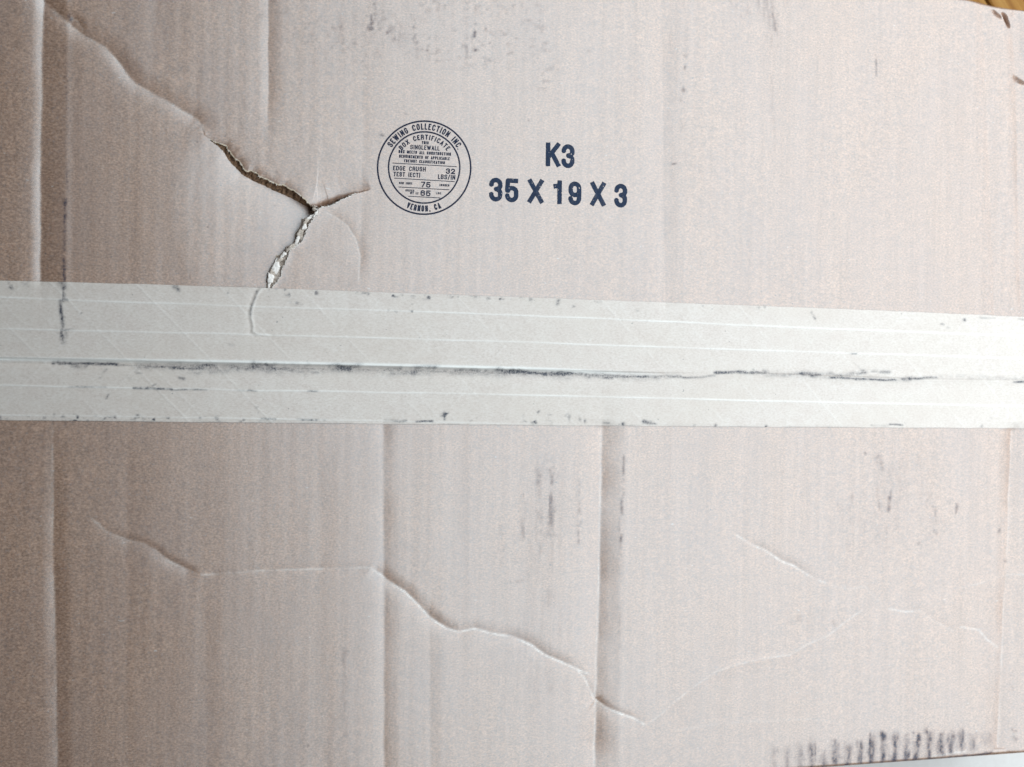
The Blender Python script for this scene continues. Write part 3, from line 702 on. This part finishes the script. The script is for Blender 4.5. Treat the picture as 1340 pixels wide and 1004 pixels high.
# scraps of liner standing in the open part of the tear
def scrap(poly, z, mat, curl=.5, seed=0):
    p = ragged(list(poly) + [poly[0]], 1.0, seed, .7)[:-1]
    c = p.mean(0)
    rings = [p, c + (p - c) * .66, c + (p - c) * .33]
    co = []
    zc = hz(np.array([c]), False)[0]
    for k, r in enumerate(rings):
        x, y = to_plane(r[:, 0], r[:, 1])
        zz = zc + z + curl * (r[:, 1] - c[1]) / 8 + (-.15 if k == 0 else .15) + .25 * vnoise(x, y, 1.3, seed)
        co.append(np.stack([x, y, zz], -1))
    x, y = to_plane(c[0], c[1]); n = len(p)
    co = np.vstack(co + [[[float(x), float(y), zc + z + .2]]])
    F = []
    for k in range(2):
        for i in range(n): F.append((k * n + i, k * n + (i + 1) % n, (k + 1) * n + (i + 1) % n, (k + 1) * n + i))
    for i in range(n): F.append((2 * n + i, 2 * n + (i + 1) % n, 3 * n))
    o = mesh_obj('torn_scrap', co, F, mat, BOX)
    md = o.modifiers.new('thickness', 'SOLIDIFY'); md.thickness = .0003
    return o
_bl, _br = resample(B_LF, 120), resample(B_RT, 120)
for q in range(18):
    f = .03 + .93 * q / 17 + random.uniform(-.015, .015); n0 = int(f * 119)
    L_, R_ = _bl[n0], _br[n0]; wd = R_ - L_; tng = _bl[min(n0 + 8, 119)] - _bl[max(n0 - 8, 0)]; tng = tng / np.hypot(*tng)
    a = random.uniform(-.1, .45); b_ = a + random.uniform(.35, .7); ln = random.uniform(5, 9.5)
    c0 = L_ + wd * a; c1 = L_ + wd * b_
    poly = [c0 - tng * ln * random.uniform(.3, 1), c0 + wd * .2 - tng * ln * random.uniform(.6, 1.3), c1 - tng * ln * random.uniform(.1, .9), c1 + tng * ln * random.uniform(.0, .5), c0 + wd * .3 + tng * ln * random.uniform(.5, 1.2), c0 + tng * ln * random.uniform(.2, .8)]
    scrap(poly, random.uniform(-1.0, -.15), PALE if q in (1, 2, 4, 7, 8, 11, 13, 14, 16, 17) else GREY, random.uniform(-.3, .5), q)

# loose fibres at the torn edges
def fibres():
    co = []; F = []
    def fib(u, v, ang, L, w, z, bend):
        pts = []
        for k in range(5):
            t = k / 4; a = ang + bend * t
            pts.append((u + math.cos(a) * L * t, v - math.sin(a) * L * t))
        b = len(co)
        for k, (pu, pv) in enumerate(pts):
            ww = w * (1 - k / 4.6)
            for s in (-1, 1):
                x, y = to_plane(pu + math.sin(ang) * ww * s / 2, pv + math.cos(ang) * ww * s / 2, 0); co.append((float(x), float(y), z + .12 * k))
        for k in range(4): F.append((b + 2 * k, b + 2 * k + 1, b + 2 * k + 3, b + 2 * k + 2))
    for P, a0, ins, cnt in ((C_LOr, 2.0, False, 50), (B_RTr, 2.9, False, 90), (B_LFr, .2, True, 80), (A_UPr, 4.1, False, 60)):
        q = resample(P, 200); z = hz(q, ins)
        for _ in range(cnt):
            i = random.randrange(8, 192)
            fib(q[i, 0], q[i, 1], a0 + random.uniform(-1.0, 1.0), random.uniform(1.2, 3.6), random.uniform(.25, .5), float(z[i]) + .08, random.uniform(-.8, .8))
    o = mesh_obj('loose_fibres', co, F, PALE, BOX); o['kind'] = 'stuff'
fibres()

# ------------------------------------------------------------------ tape
T_TOP = [(-40,366),(0,367.3),(170,371.5),(340,376.8),(510,383),(680,388.8),(850,395),(1010,401),(1180,407.5),(1340,414.8),(1420,418)]
T_BOT = [(-40,549.7),(0,550),(340,553.5),(680,556.6),(1010,559),(1340,560.6),(1420,561)]
STR = [ # (line, ridge height mm, width px)
 ([(-40,388),(0,389.5),(340,401.5),(680,412.5),(1010,427),(1340,440.5),(1420,444)], .20, 1.0),
 ([(-40,429),(0,430),(340,438),(680,448),(1010,459),(1340,469.5),(1420,472)], .18, 1.0),
 ([(-40,503),(0,504),(340,511),(680,516.5),(1010,525),(1340,532),(1420,534)], .20, 1.0),
 ([(-40,542.5),(0,543),(340,548),(560,552.3),(700,555)], .16, .9),
]
def make_tape():
    xr = XR - 1.0
    xs = axis([(XL + 2, 10), (x0, .62), (xr, None)])
    nv = 232
    # tape edges as functions of x in the plane
    tx, ty = to_plane([p[0] for p in T_TOP], [p[1] for p in T_TOP]); bxx, byy = to_plane([p[0] for p in T_BOT], [p[1] for p in T_BOT])
    kt = np.polyfit(tx, ty, 1); kb = np.polyfit(bxx, byy, 1)
    yt = np.where(xs < x0, np.polyval(kt, xs), np.interp(xs, tx, ty)); yb = np.where(xs < x0, np.polyval(kb, xs), np.interp(xs, bxx, byy))
    yt = yt + .12 * vnoise(xs, xs * 0, 11, 2); yb = yb + .12 * vnoise(xs, xs * 0, 9, 5)
    t = np.linspace(0, 1, nv)[:, None]
    Y = yb[None] * (1 - t) + yt[None] * t; X = np.repeat(xs[None], nv, 0)
    u, v = to_px(X, Y)
    Z = height(X, Y, False) + .42
    ridge = np.zeros_like(Z)
    for i, (p, a, w) in enumerate(STR):
        sd, ap, tot = pdist(u, v, p)
        k = np.exp(-(np.abs(sd + .5 * vnoise(u, v, 60, i)) / w) ** 1.5) * (1 + .4 * vnoise(u, v, 50, i + 9))
        if i == 3: k = k * np.clip((720 - u) / 120, 0, 1)
        ridge += k * a * 5
        Z += a * k
    # crossed diagonal strands
    Y0 = Y - np.polyval(kt, X)
    for fam, (sl, sp, off, a) in enumerate(((-1.0, 43.5, 10.0, .085), (1.12, 47.0, 20.0, .05))):
        q = (X - Y0 / sl - off) / math.sqrt(1 + 1 / sl ** 2)
        spn = sp / math.sqrt(1 + 1 / sl ** 2)
        d = (q + spn / 2) % spn - spn / 2
        k = np.exp(-(d / .38) ** 2) * np.clip(.65 + .9 * vnoise(X, Y, 22, fam + 20), 0, 1.2)
        Z += a * k; ridge += k * a * 3.2
        if fam == 0:    # the strand pairs with a fainter one beside it
            d2 = (q - spn * .21 + spn / 2) % spn - spn / 2
            k = np.exp(-(d2 / .36) ** 2) * np.clip(.5 + .9 * vnoise(X, Y, 22, 27), 0, 1.2) * .6; Z += a * k; ridge += k * a * 3
    # tear showing through the tape
    for pts, dep in (([(352,376),(341,379),(336,386),(331,399),(328,410),(330,420),(331.5,428),(331,434),(336,437),(352,438)], .38),):
        sd, ap, _ = pdist(u, v, pts); Z += dep * np.exp(-(np.abs(sd) / 1.6) ** 1.4) * np.clip(ap / .1, 0, 1) * np.clip((1 - ap) / .15, 0, 1)
        Z -= .25 * np.exp(-(np.abs(sd + 4) / 3)) ; ridge += .5 * np.exp(-(np.abs(sd) / 1.5) ** 2)
    m = (u > 60) & (u < 100)
    # main ridge over the seam edge of the upper flap
    rp = [(-40,470),(0,471),(170,473.2),(340,475.8),(510,479.5),(680,484),(780,488),(870,491.5)]
    sd, ap, _ = pdist(u, v, rp)
    e = np.clip((1 - ap) / .12, 0, 1) * (.85 + .25 * vnoise(u, v, 70, 2))
    Z += e * (.55 * np.exp(-np.abs(sd) / 3.0)); Z -= e * np.where(sd < 0, .9 * np.exp(-np.abs(sd + 4) / 4.5), 0)
    Z += e * .22 * np.exp(-((sd - 3.6) / 1.0) ** 2)
    ridge += e * 1.8 * 1.6 * np.exp(-((sd - 1.2) / 2.3) ** 2)  # pale line painted along the crest as the ridge's highlight
    # right part: the hollow shows with a thin lower edge
    rp = [(880,493),(930,492.5),(1000,489),(1060,492),(1120,496.5),(1180,498),(1260,497.5),(1340,500.5),(1420,503)]
    sd, ap, _ = pdist(u, v, rp)
    Z += (.5 + .2 * vnoise(u, v, 50, 6)) * np.where(sd < 0, np.exp(-np.abs(sd) / 4), np.exp(-np.abs(sd) / 1.0)) * np.clip(ap / .1, 0, 1)
    Z += .05 * fbm(X * .3, Y, 6, 14, 2)
    S = smudges_and_shade(u, v, [([(75,476.8),(170,478.5),(340,481),(510,485),(680,489),(780,492),(860,494)], 1.05, .6, 'x'), ([(180,479),(340,482),(510,486),(680,489),(860,494)], 4.5, .42, 'g'), ([(1000,489),(1080,492),(1180,496)], 3.2, .35, 'g')] + [(p, w * (1.2 if k == 'h' else 1.3), min(st * 1.05, 1.3), k) for p, w, st, k in TAPE_MARKS], 200)  # long dark line and grey film paint the shadow below the ridge
    # broken dark line along the lower rim
    edge = np.exp(-np.abs(v - np.interp(u, [p[0] for p in T_BOT], [p[1] for p in T_BOT])) / 1.3) * .45 * np.clip(.2 + vnoise(u * .3, v, 7, 44), 0, 1)
    S = np.maximum(S, edge)
    # close the rims
    top = np.stack([X, Y, Z], -1)
    r0 = top[:1].copy(); r0[..., 2] -= .45; r1 = top[-1:].copy(); r1[..., 2] -= .45
    co = np.concatenate([r0, top, r1], 0)
    S = np.concatenate([S[:1], S, S[-1:]]); ridge = np.concatenate([ridge[:1], ridge, ridge[-1:]])
    o = mesh_obj('paper_tape', co.reshape(-1, 3), grid_faces(*co.shape[:2]), TAPE, BOX, {'smudge_and_shade': S, 'strand_and_highlight': np.clip(ridge, 0, 1.7)})
    # run-down ends over the box ends
    for xe, sgn in ((XR, 1), (XL, -1)):
        k = -1 if sgn > 0 else 0
        ys_ = np.linspace(yb[k], yt[k], 40); n = 26
        a = np.linspace(0, 1, n)[:, None]
        ztop = Z[:, k].mean()
        px_ = np.where(a < .15, xe - 1.2 + a / .15 * 1.7, xe + .5 + .05 * np.sin(a * 9)); pz = np.where(a < .15, ztop * (1 - a / .15) - 2.0 * (a / .15) ** 2, -2.0 - (a - .15) / .85 * 58)
        Xt = xe + sgn * (px_ - xe) + 0 * ys_; Zt = pz + 0 * ys_; Yt = ys_[None] + 0 * a
        if sgn < 0: Xt, Yt, Zt = Xt[:, ::-1], Yt[:, ::-1], Zt[:, ::-1]
        mesh_obj('tape_tail', np.stack([Xt, Yt, Zt], -1).reshape(-1, 3), grid_faces(n, 40), TAPE, BOX, {'smudge_and_shade': np.zeros(n * 40), 'strand_and_highlight': np.zeros(n * 40)})
    return o
make_tape()

# ------------------------------------------------------------------ print: stroke lettering, contoured into one thin sheet of ink
def path(*ops):
    pts = [ops[0]]
    for o in ops[1:]:
        if len(o) == 2: pts.append(o); continue
        k, x, y = o; x0_, y0_ = pts[-1]
        for i in range(1, 9):
            a = math.pi / 2 * i / 8
            if k == 'v': pts.append((x0_ + (x - x0_) * (1 - math.cos(a)), y0_ + (y - y0_) * math.sin(a)))
            else: pts.append((x0_ + (x - x0_) * math.sin(a), y0_ + (y - y0_) * (1 - math.cos(a))))
    return pts
GL = {
 'A': (1.0, [path((0,0),(.5,1),(1,0)), path((.17,.3),(.83,.3))]),
 'B': (1.0, [path((0,0),(0,1),(.55,1),('h',1,.77),('v',.55,.53),(0,.53)), path((.5,.53),('h',1,.27),('v',.55,0),(0,0))]),
 'C': (1.0, [path((1,.77),(1,.78),('v',.5,1),('h',0,.7),(0,.3),('v',.5,0),('h',1,.22),(1,.23))]),
 'D': (1.0, [path((0,0),(0,1),(.45,1),('h',1,.68),(1,.32),('v',.45,0),(0,0))]),
 'E': (.85, [path((1,1),(0,1),(0,0),(1,0)), path((0,.52),(.88,.52))]),
 'F': (.82, [path((1,1),(0,1),(0,0)), path((0,.5),(.88,.5))]),
 'G': (1.0, [path((1,.7),('v',.5,1),('h',0,.7),(0,.3),('v',.5,0),('h',1,.3),(1,.47),(.55,.47))]),
 'H': (1.0, [path((0,0),(0,1)), path((1,0),(1,1)), path((0,.52),(1,.52))]),
 'I': (.0, [path((.5,0),(.5,1))]),
 'K': (1.05, [path((0,0),(0,1)), path((.98,1),(.05,.36)), path((.36,.60),(1.02,0))]),
 'L': (.8, [path((0,1),(0,0),(1,0))]),
 'M': (1.25, [path((0,0),(0,1),(.5,.1),(1,1),(1,0))]),
 'N': (1.0, [path((0,0),(0,1),(1,0),(1,1))]),
 'O': (1.0, [path((.5,1),('h',0,.7),(0,.3),('v',.5,0),('h',1,.3),(1,.7),('v',.5,1))]),
 'P': (.95, [path((0,0),(0,1),(.5,1),('h',1,.75),('v',.5,.48),(0,.48))]),
 'Q': (1.0, [path((.5,1),('h',0,.7),(0,.3),('v',.5,0),('h',1,.3),(1,.7),('v',.5,1)), path((.6,.25),(1.02,-.05))]),
 'R': (1.0, [path((0,0),(0,1),(.5,1),('h',1,.76),('v',.5,.5),(0,.5)), path((.45,.5),('h',.95,.3),(1,0))]),
 'S': (1.0, [path((1,.75),(1,.76),('v',.5,1),('h',0,.75),('v',.5,.52),('h',1,.26),('v',.5,0),('h',0,.24),(0,.25))]),
 'T': (.95, [path((0,1),(1,1)), path((.5,1),(.5,0))]),
 'U': (1.0, [path((0,1),(0,.3),('v',.5,0),('h',1,.3),(1,1))]),
 'V': (1.0, [path((0,1),(.5,0),(1,1))]),
 'W': (1.5, [path((0,1),(.26,0),(.5,.95),(.74,0),(1,1))]),
 'X': (1.05, [path((0,1),(1,0)), path((0,0),(1,1))]),
 'Z': (.95, [path((0,1),(1,1),(0,0),(1,0))]),
 '1': (.62, [path((.8,0),(.8,1)), path((.8,.84),(0,.80))]),
 '2': (1.0, [path((0,.68),(0,.72),('v',.5,1),('h',1,.72),('v',.8,.48),(0,0),(1,0))]),
 '3': (1.0, [path((0,.70),(0,.76),('v',.5,1),('h',1,.77),(1,.70),('v',.42,.53)), path((.42,.53),('h',1,.34),(1,.25),('v',.5,0),('h',0,.25),(0,.32))]),
 '5': (1.0, [path((.96,1),(.06,1),(.0,.48),(.10,.48),('v',.5,.62),('h',1,.42),(1,.24),('v',.5,0),('h',0,.22),(0,.24))]),
 '6': (1.0, [path((1,.72),(1,.76),('v',.5,1),('h',0,.75),(0,.24),('v',.5,0),('h',1,.24),(1,.36),('v',.5,.58),('h',0,.38))]),
 '7': (1.0, [path((0,1),(1,1),(.3,0))]),
 '9': (1.0, [path((0,.28),(0,.24),('v',.5,0),('h',1,.25),(1,.76),('v',.5,1),('h',0,.76),(0,.64),('v',.5,.42),('h',1,.62))]),
 '(': (.35, [path((1,1.08),('h',0,.6),(0,.4),('v',1,-.1))]),
 ')': (.35, [path((0,1.08),('h',1,.6),(1,.4),('v',0,-.1))]),
 '/': (.8, [path((0,-.05),(1,1.05))]),
 ',': (.0, [path((.5,.06),(.5,0),(.1,-.22))]),
 '.': (.0, [path((.5,0),(.5,.06))]),
}
class Ink:
    """segments with half widths, in photo pixels of the survey"""
    def __init__(s): s.seg = []
    def stroke(s, pts, hw, closed=False):
        pts = np.asarray(pts, float); n = len(pts)
        for i in range(n - 1):
            s.seg.append((pts[i], pts[i + 1], hw, (i == 0 and not closed), (i == n - 2 and not closed)))
    def glyph(s, ch, o, ex, ey, w, h, hw):
        _, paths = GL[ch]
        for p in paths:
            q = []
            for (gx, gy) in p:
                gx_ = hw + gx * max(w - 2 * hw, 0.0); gy_ = hw + gy * (h - 2 * hw)
                q.append(np.array(o) + np.array(ex) * gx_ + np.array(ey) * gy_)
            # straight terminals reach the full cap height
            s.stroke_glyph(q, hw, p)
    def stroke_glyph(s, q, hw, p):
        q = [np.array(a) for a in q]
        for e, k in ((0, 1), (-1, -2)):
            d = q[e] - q[k]; L = np.hypot(*d)
            if p[e][1] in (0, 1) or p[e][0] in (0, 1) and len(p) <= 4:
                q[e] = q[e] + d / max(L, 1e-6) * hw * .98
        s.stroke(q, hw)
    def advances(s, txt, h, hw, sp, wf=1.0):
        out = []
        for c in txt:
            if c == ' ': out.append((None, .42 * h * wf))
            else:
                w = GL[c][0] * .50 * h * wf
                out.append((c, max(w, 2 * hw)))
        tot = sum(a for _, a in out) + sp * (len(out) - 1)
        return out, tot
    def line(s, txt, bl, br, h, hw):
        bl = np.array(bl, float); br = np.array(br, float); d = br - bl; L = np.hypot(*d); ex = d / L; ey = np.array([ex[1], -ex[0]])
        sp = h * .05 + hw * .5
        adv, tot = s.advances(txt, h, hw, sp)
        k = L / tot; x = 0
        for c, a in adv:
            if c: s.glyph(c, bl + ex * x, ex, ey, max(a * k, 2 * hw), h, hw)
            x += (a + sp) * k
    def arc(s, txt, c, r0, r1, a0, a1, hw, bottom=False):
        h = r1 - r0; sp = h * .12 + hw * .5
        adv, tot = s.advances(txt, h, hw, sp); x = 0
        rm = (r0 + r1) / 2; k = math.radians(a1 - a0) * rm / tot
        for ch, a in adv:
            if ch:
                t = math.radians(a0) + (x + a * .5) * k / rm
                w = a * k
                if not bottom:
                    up = np.array([math.sin(t), -math.cos(t)]); ex = np.array([math.cos(t), math.sin(t)])
                    o = np.array(c) + up * r0 - ex * w / 2
                else:
                    dn = np.array([math.sin(t), math.cos(t)]); ex = np.array([math.cos(t), -math.sin(t)]); up = -dn
                    o = np.array(c) + dn * r1 - ex * w / 2
                s.glyph(ch, o, ex, up, max(w, 2 * hw), h, hw)
            x += a + sp
    def build(s, name, mat, step, rag, seed):
        pts = np.array([p for a in s.seg for p in (a[0], a[1])])
        x0_, y0_ = pts.min(0) - 4; x1_, y1_ = pts.max(0) + 4
        xs = np.arange(x0_, x1_, step); ys = np.arange(y0_, y1_, step)
        Fd = np.full((len(ys), len(xs)), 9.0)
        for a, b, hw, e0, e1 in s.seg:
            pad = hw + 1.2
            i0 = max(int((min(a[0], b[0]) - pad - x0_) / step), 0); i1 = int((max(a[0], b[0]) + pad - x0_) / step) + 2
            j0 = max(int((min(a[1], b[1]) - pad - y0_) / step), 0); j1 = int((max(a[1], b[1]) + pad - y0_) / step) + 2
            U, Vv = np.meshgrid(xs[i0:i1], ys[j0:j1])
            d = b - a; L = max(np.hypot(*d), 1e-6); al = ((U - a[0]) * d[0] + (Vv - a[1]) * d[1]) / L
            t = np.clip(al / L, 0, 1)
            q = np.hypot(U - a[0] - t * d[0], Vv - a[1] - t * d[1]) - hw
            if e0: q = np.maximum(q, -al)
            if e1: q = np.maximum(q, al - L)
            Fd[j0:j1, i0:i1] = np.minimum(Fd[j0:j1, i0:i1], q)
        hth = .66 if rag > .1 else .95
        U, Vv = np.meshgrid(xs, ys)
        Fd = Fd + rag * (vnoise(U, Vv, 1.1, seed) * .6 + vnoise(U, Vv, .5, seed + 1) * .5)
        hole = fbm(U, Vv * .6, 1.4, seed + 4, 2)
        Fd = np.maximum(Fd, np.where(hole > hth, (hole - hth) * 4, -9))
        # marching squares over cells touched by ink
        ny, nx = Fd.shape; neg = Fd < 0
        cell = neg[:-1, :-1].astype(int) + 2 * neg[:-1, 1:] + 4 * neg[1:, 1:] + 8 * neg[1:, :-1]
        verts = []; faces = []; vid = {}
        def V_(j, i):
            k = (j, i)
            if k not in vid: vid[k] = len(verts); verts.append((xs[i], ys[j]))
            return vid[k]
        def E_(j0, i0, j1, i1):
            if (j0, i0) > (j1, i1): j0, i0, j1, i1 = j1, i1, j0, i0
            k = (j0, i0, j1, i1)
            if k not in vid:
                a = Fd[j0, i0]; b = Fd[j1, i1]; t = a / (a - b)
                vid[k] = len(verts); verts.append((xs[i0] + (xs[i1] - xs[i0]) * t, ys[j0] + (ys[j1] - ys[j0]) * t))
            return vid[k]
        for j, i in zip(*np.nonzero(cell)):
            c = cell[j, i]; P = [(j, i), (j, i + 1), (j + 1, i + 1), (j + 1, i)]
            poly = []
            for k in range(4):
                a, b = P[k], P[(k + 1) % 4]
                na, nb = c >> k & 1, c >> ((k + 1) % 4) & 1
                if na: poly.append(V_(*a))
                if na != nb: poly.append(E_(*a, *b))
            if len(poly) >= 3: faces.append(tuple(poly[::-1]))
        vp = np.array(verts); x, y = to_plane(vp[:, 0], vp[:, 1])
        z = height(x, y, True) + .05
        return mesh_obj(name, np.stack([x, y, z], -1), faces, mat, BOX)

big = Ink()
sx = lambda X: 620 + X * .16418
sy = lambda Y: 170 + Y * .16418
def bigglyph(ch, X0, X1, YB_, H=190, hw=3.0):
    ex = np.array([.9985, .055]); ey = np.array([.012, -1.0])
    big.glyph(ch, (sx(X0), sy(YB_)), ex, ey, (X1 - X0) * .16418, H * .16418, hw)
for a in [('K', 572, 687, 290), ('3', 697, 801, 303), ('3', 121, 228, 569), ('5', 248, 355, 575), ('X', 430, 554, 581), ('1', 632, 708, 590), ('9', 752, 855, 600), ('X', 927, 1047, 604), ('3', 1116, 1219, 618)]:
    bigglyph(*a)
o = big.build('size_print', INK_BLUE, .30, .22, 3); o['label'] = 'blue printed code K3 35 X 19 X 3'

st = Ink()
cx = lambda X: 480 + X * .1394
cy = lambda Y: 150 + Y * .1394
CC = (cx(539), cy(499))
for r, hw in ((60.9, 1.08), (46.6, 1.02)):
    c = CC if r > 50 else (cx(539), cy(497))
    st.stroke([(c[0] + r * math.cos(a), c[1] + r * math.sin(a)) for a in np.linspace(0, 2 * math.pi, 181)], hw, True)
for a, b in (((240,455),(845,490)), ((258,597),(825,630)), ((298,680),(775,707)), ((388,767),(690,783))):
    st.stroke([(cx(a[0]), cy(a[1])), (cx(b[0]), cy(b[1]))], .50)
st.arc('SEWING COLLECTION INC.', CC, 49.6, 58.0, -58, 62, .84)
st.arc('VERNON, CA', CC, 49.4, 57.6, -24.5, 23.5, .84, True)
st.arc('BOX CERTIFICATE', CC, 36.6, 43.4, -52, 53.5, .74)
def sl(t, a, b, h, hw): st.line(t, (cx(a[0]), cy(a[1])), (cx(b[0]), cy(b[1])), h * .1394, hw)
sl('THIS', (515,278), (581,282), 30, .53)
sl('SINGLEWALL', (407,326), (683,340), 44, .58)
sl('BOX MEETS ALL CONSTRUCTION', (298,362), (790,388), 30, .53)
sl('REQUIREMENTS OF APPLICABLE', (303,405), (778,430), 30, .53)
sl('FREIGHT CLASSIFICATION', (350,448), (733,467), 29, .53)
sl('EDGE CRUSH', (246,524), (553,537), 44, .62)
sl('TEST (ECT)', (250,580), (500,592), 44, .62)
sl('32', (741,556), (828,561), 52, .82)
sl('LBS/IN', (667,606), (830,614), 46, .62)
sl('SIZE LIMIT', (302,653), (427,659), 22, .53)
sl('75', (507,683), (597,688), 54, .80)
sl('INCHES', (682,672), (775,677), 22, .53)
sl('GROSS', (362,722), (445,727), 22, .34)
sl('WT LT', (405,748), (485,752), 22, .53)
sl('65', (503,763), (597,768), 54, .80)
sl('LBS', (650,749), (698,752), 22, .34)
o = st.build('certificate_stamp', INK_DARK, .20, .07, 17); o['label'] = 'round printed box certificate with ringed lettering'
print('tris', sum(sum(len(p.vertices) - 2 for p in o.data.polygons) if len(o.data.polygons) < 200000 else 2 * len(o.data.polygons) for o in SC.objects if o.type == 'MESH'))
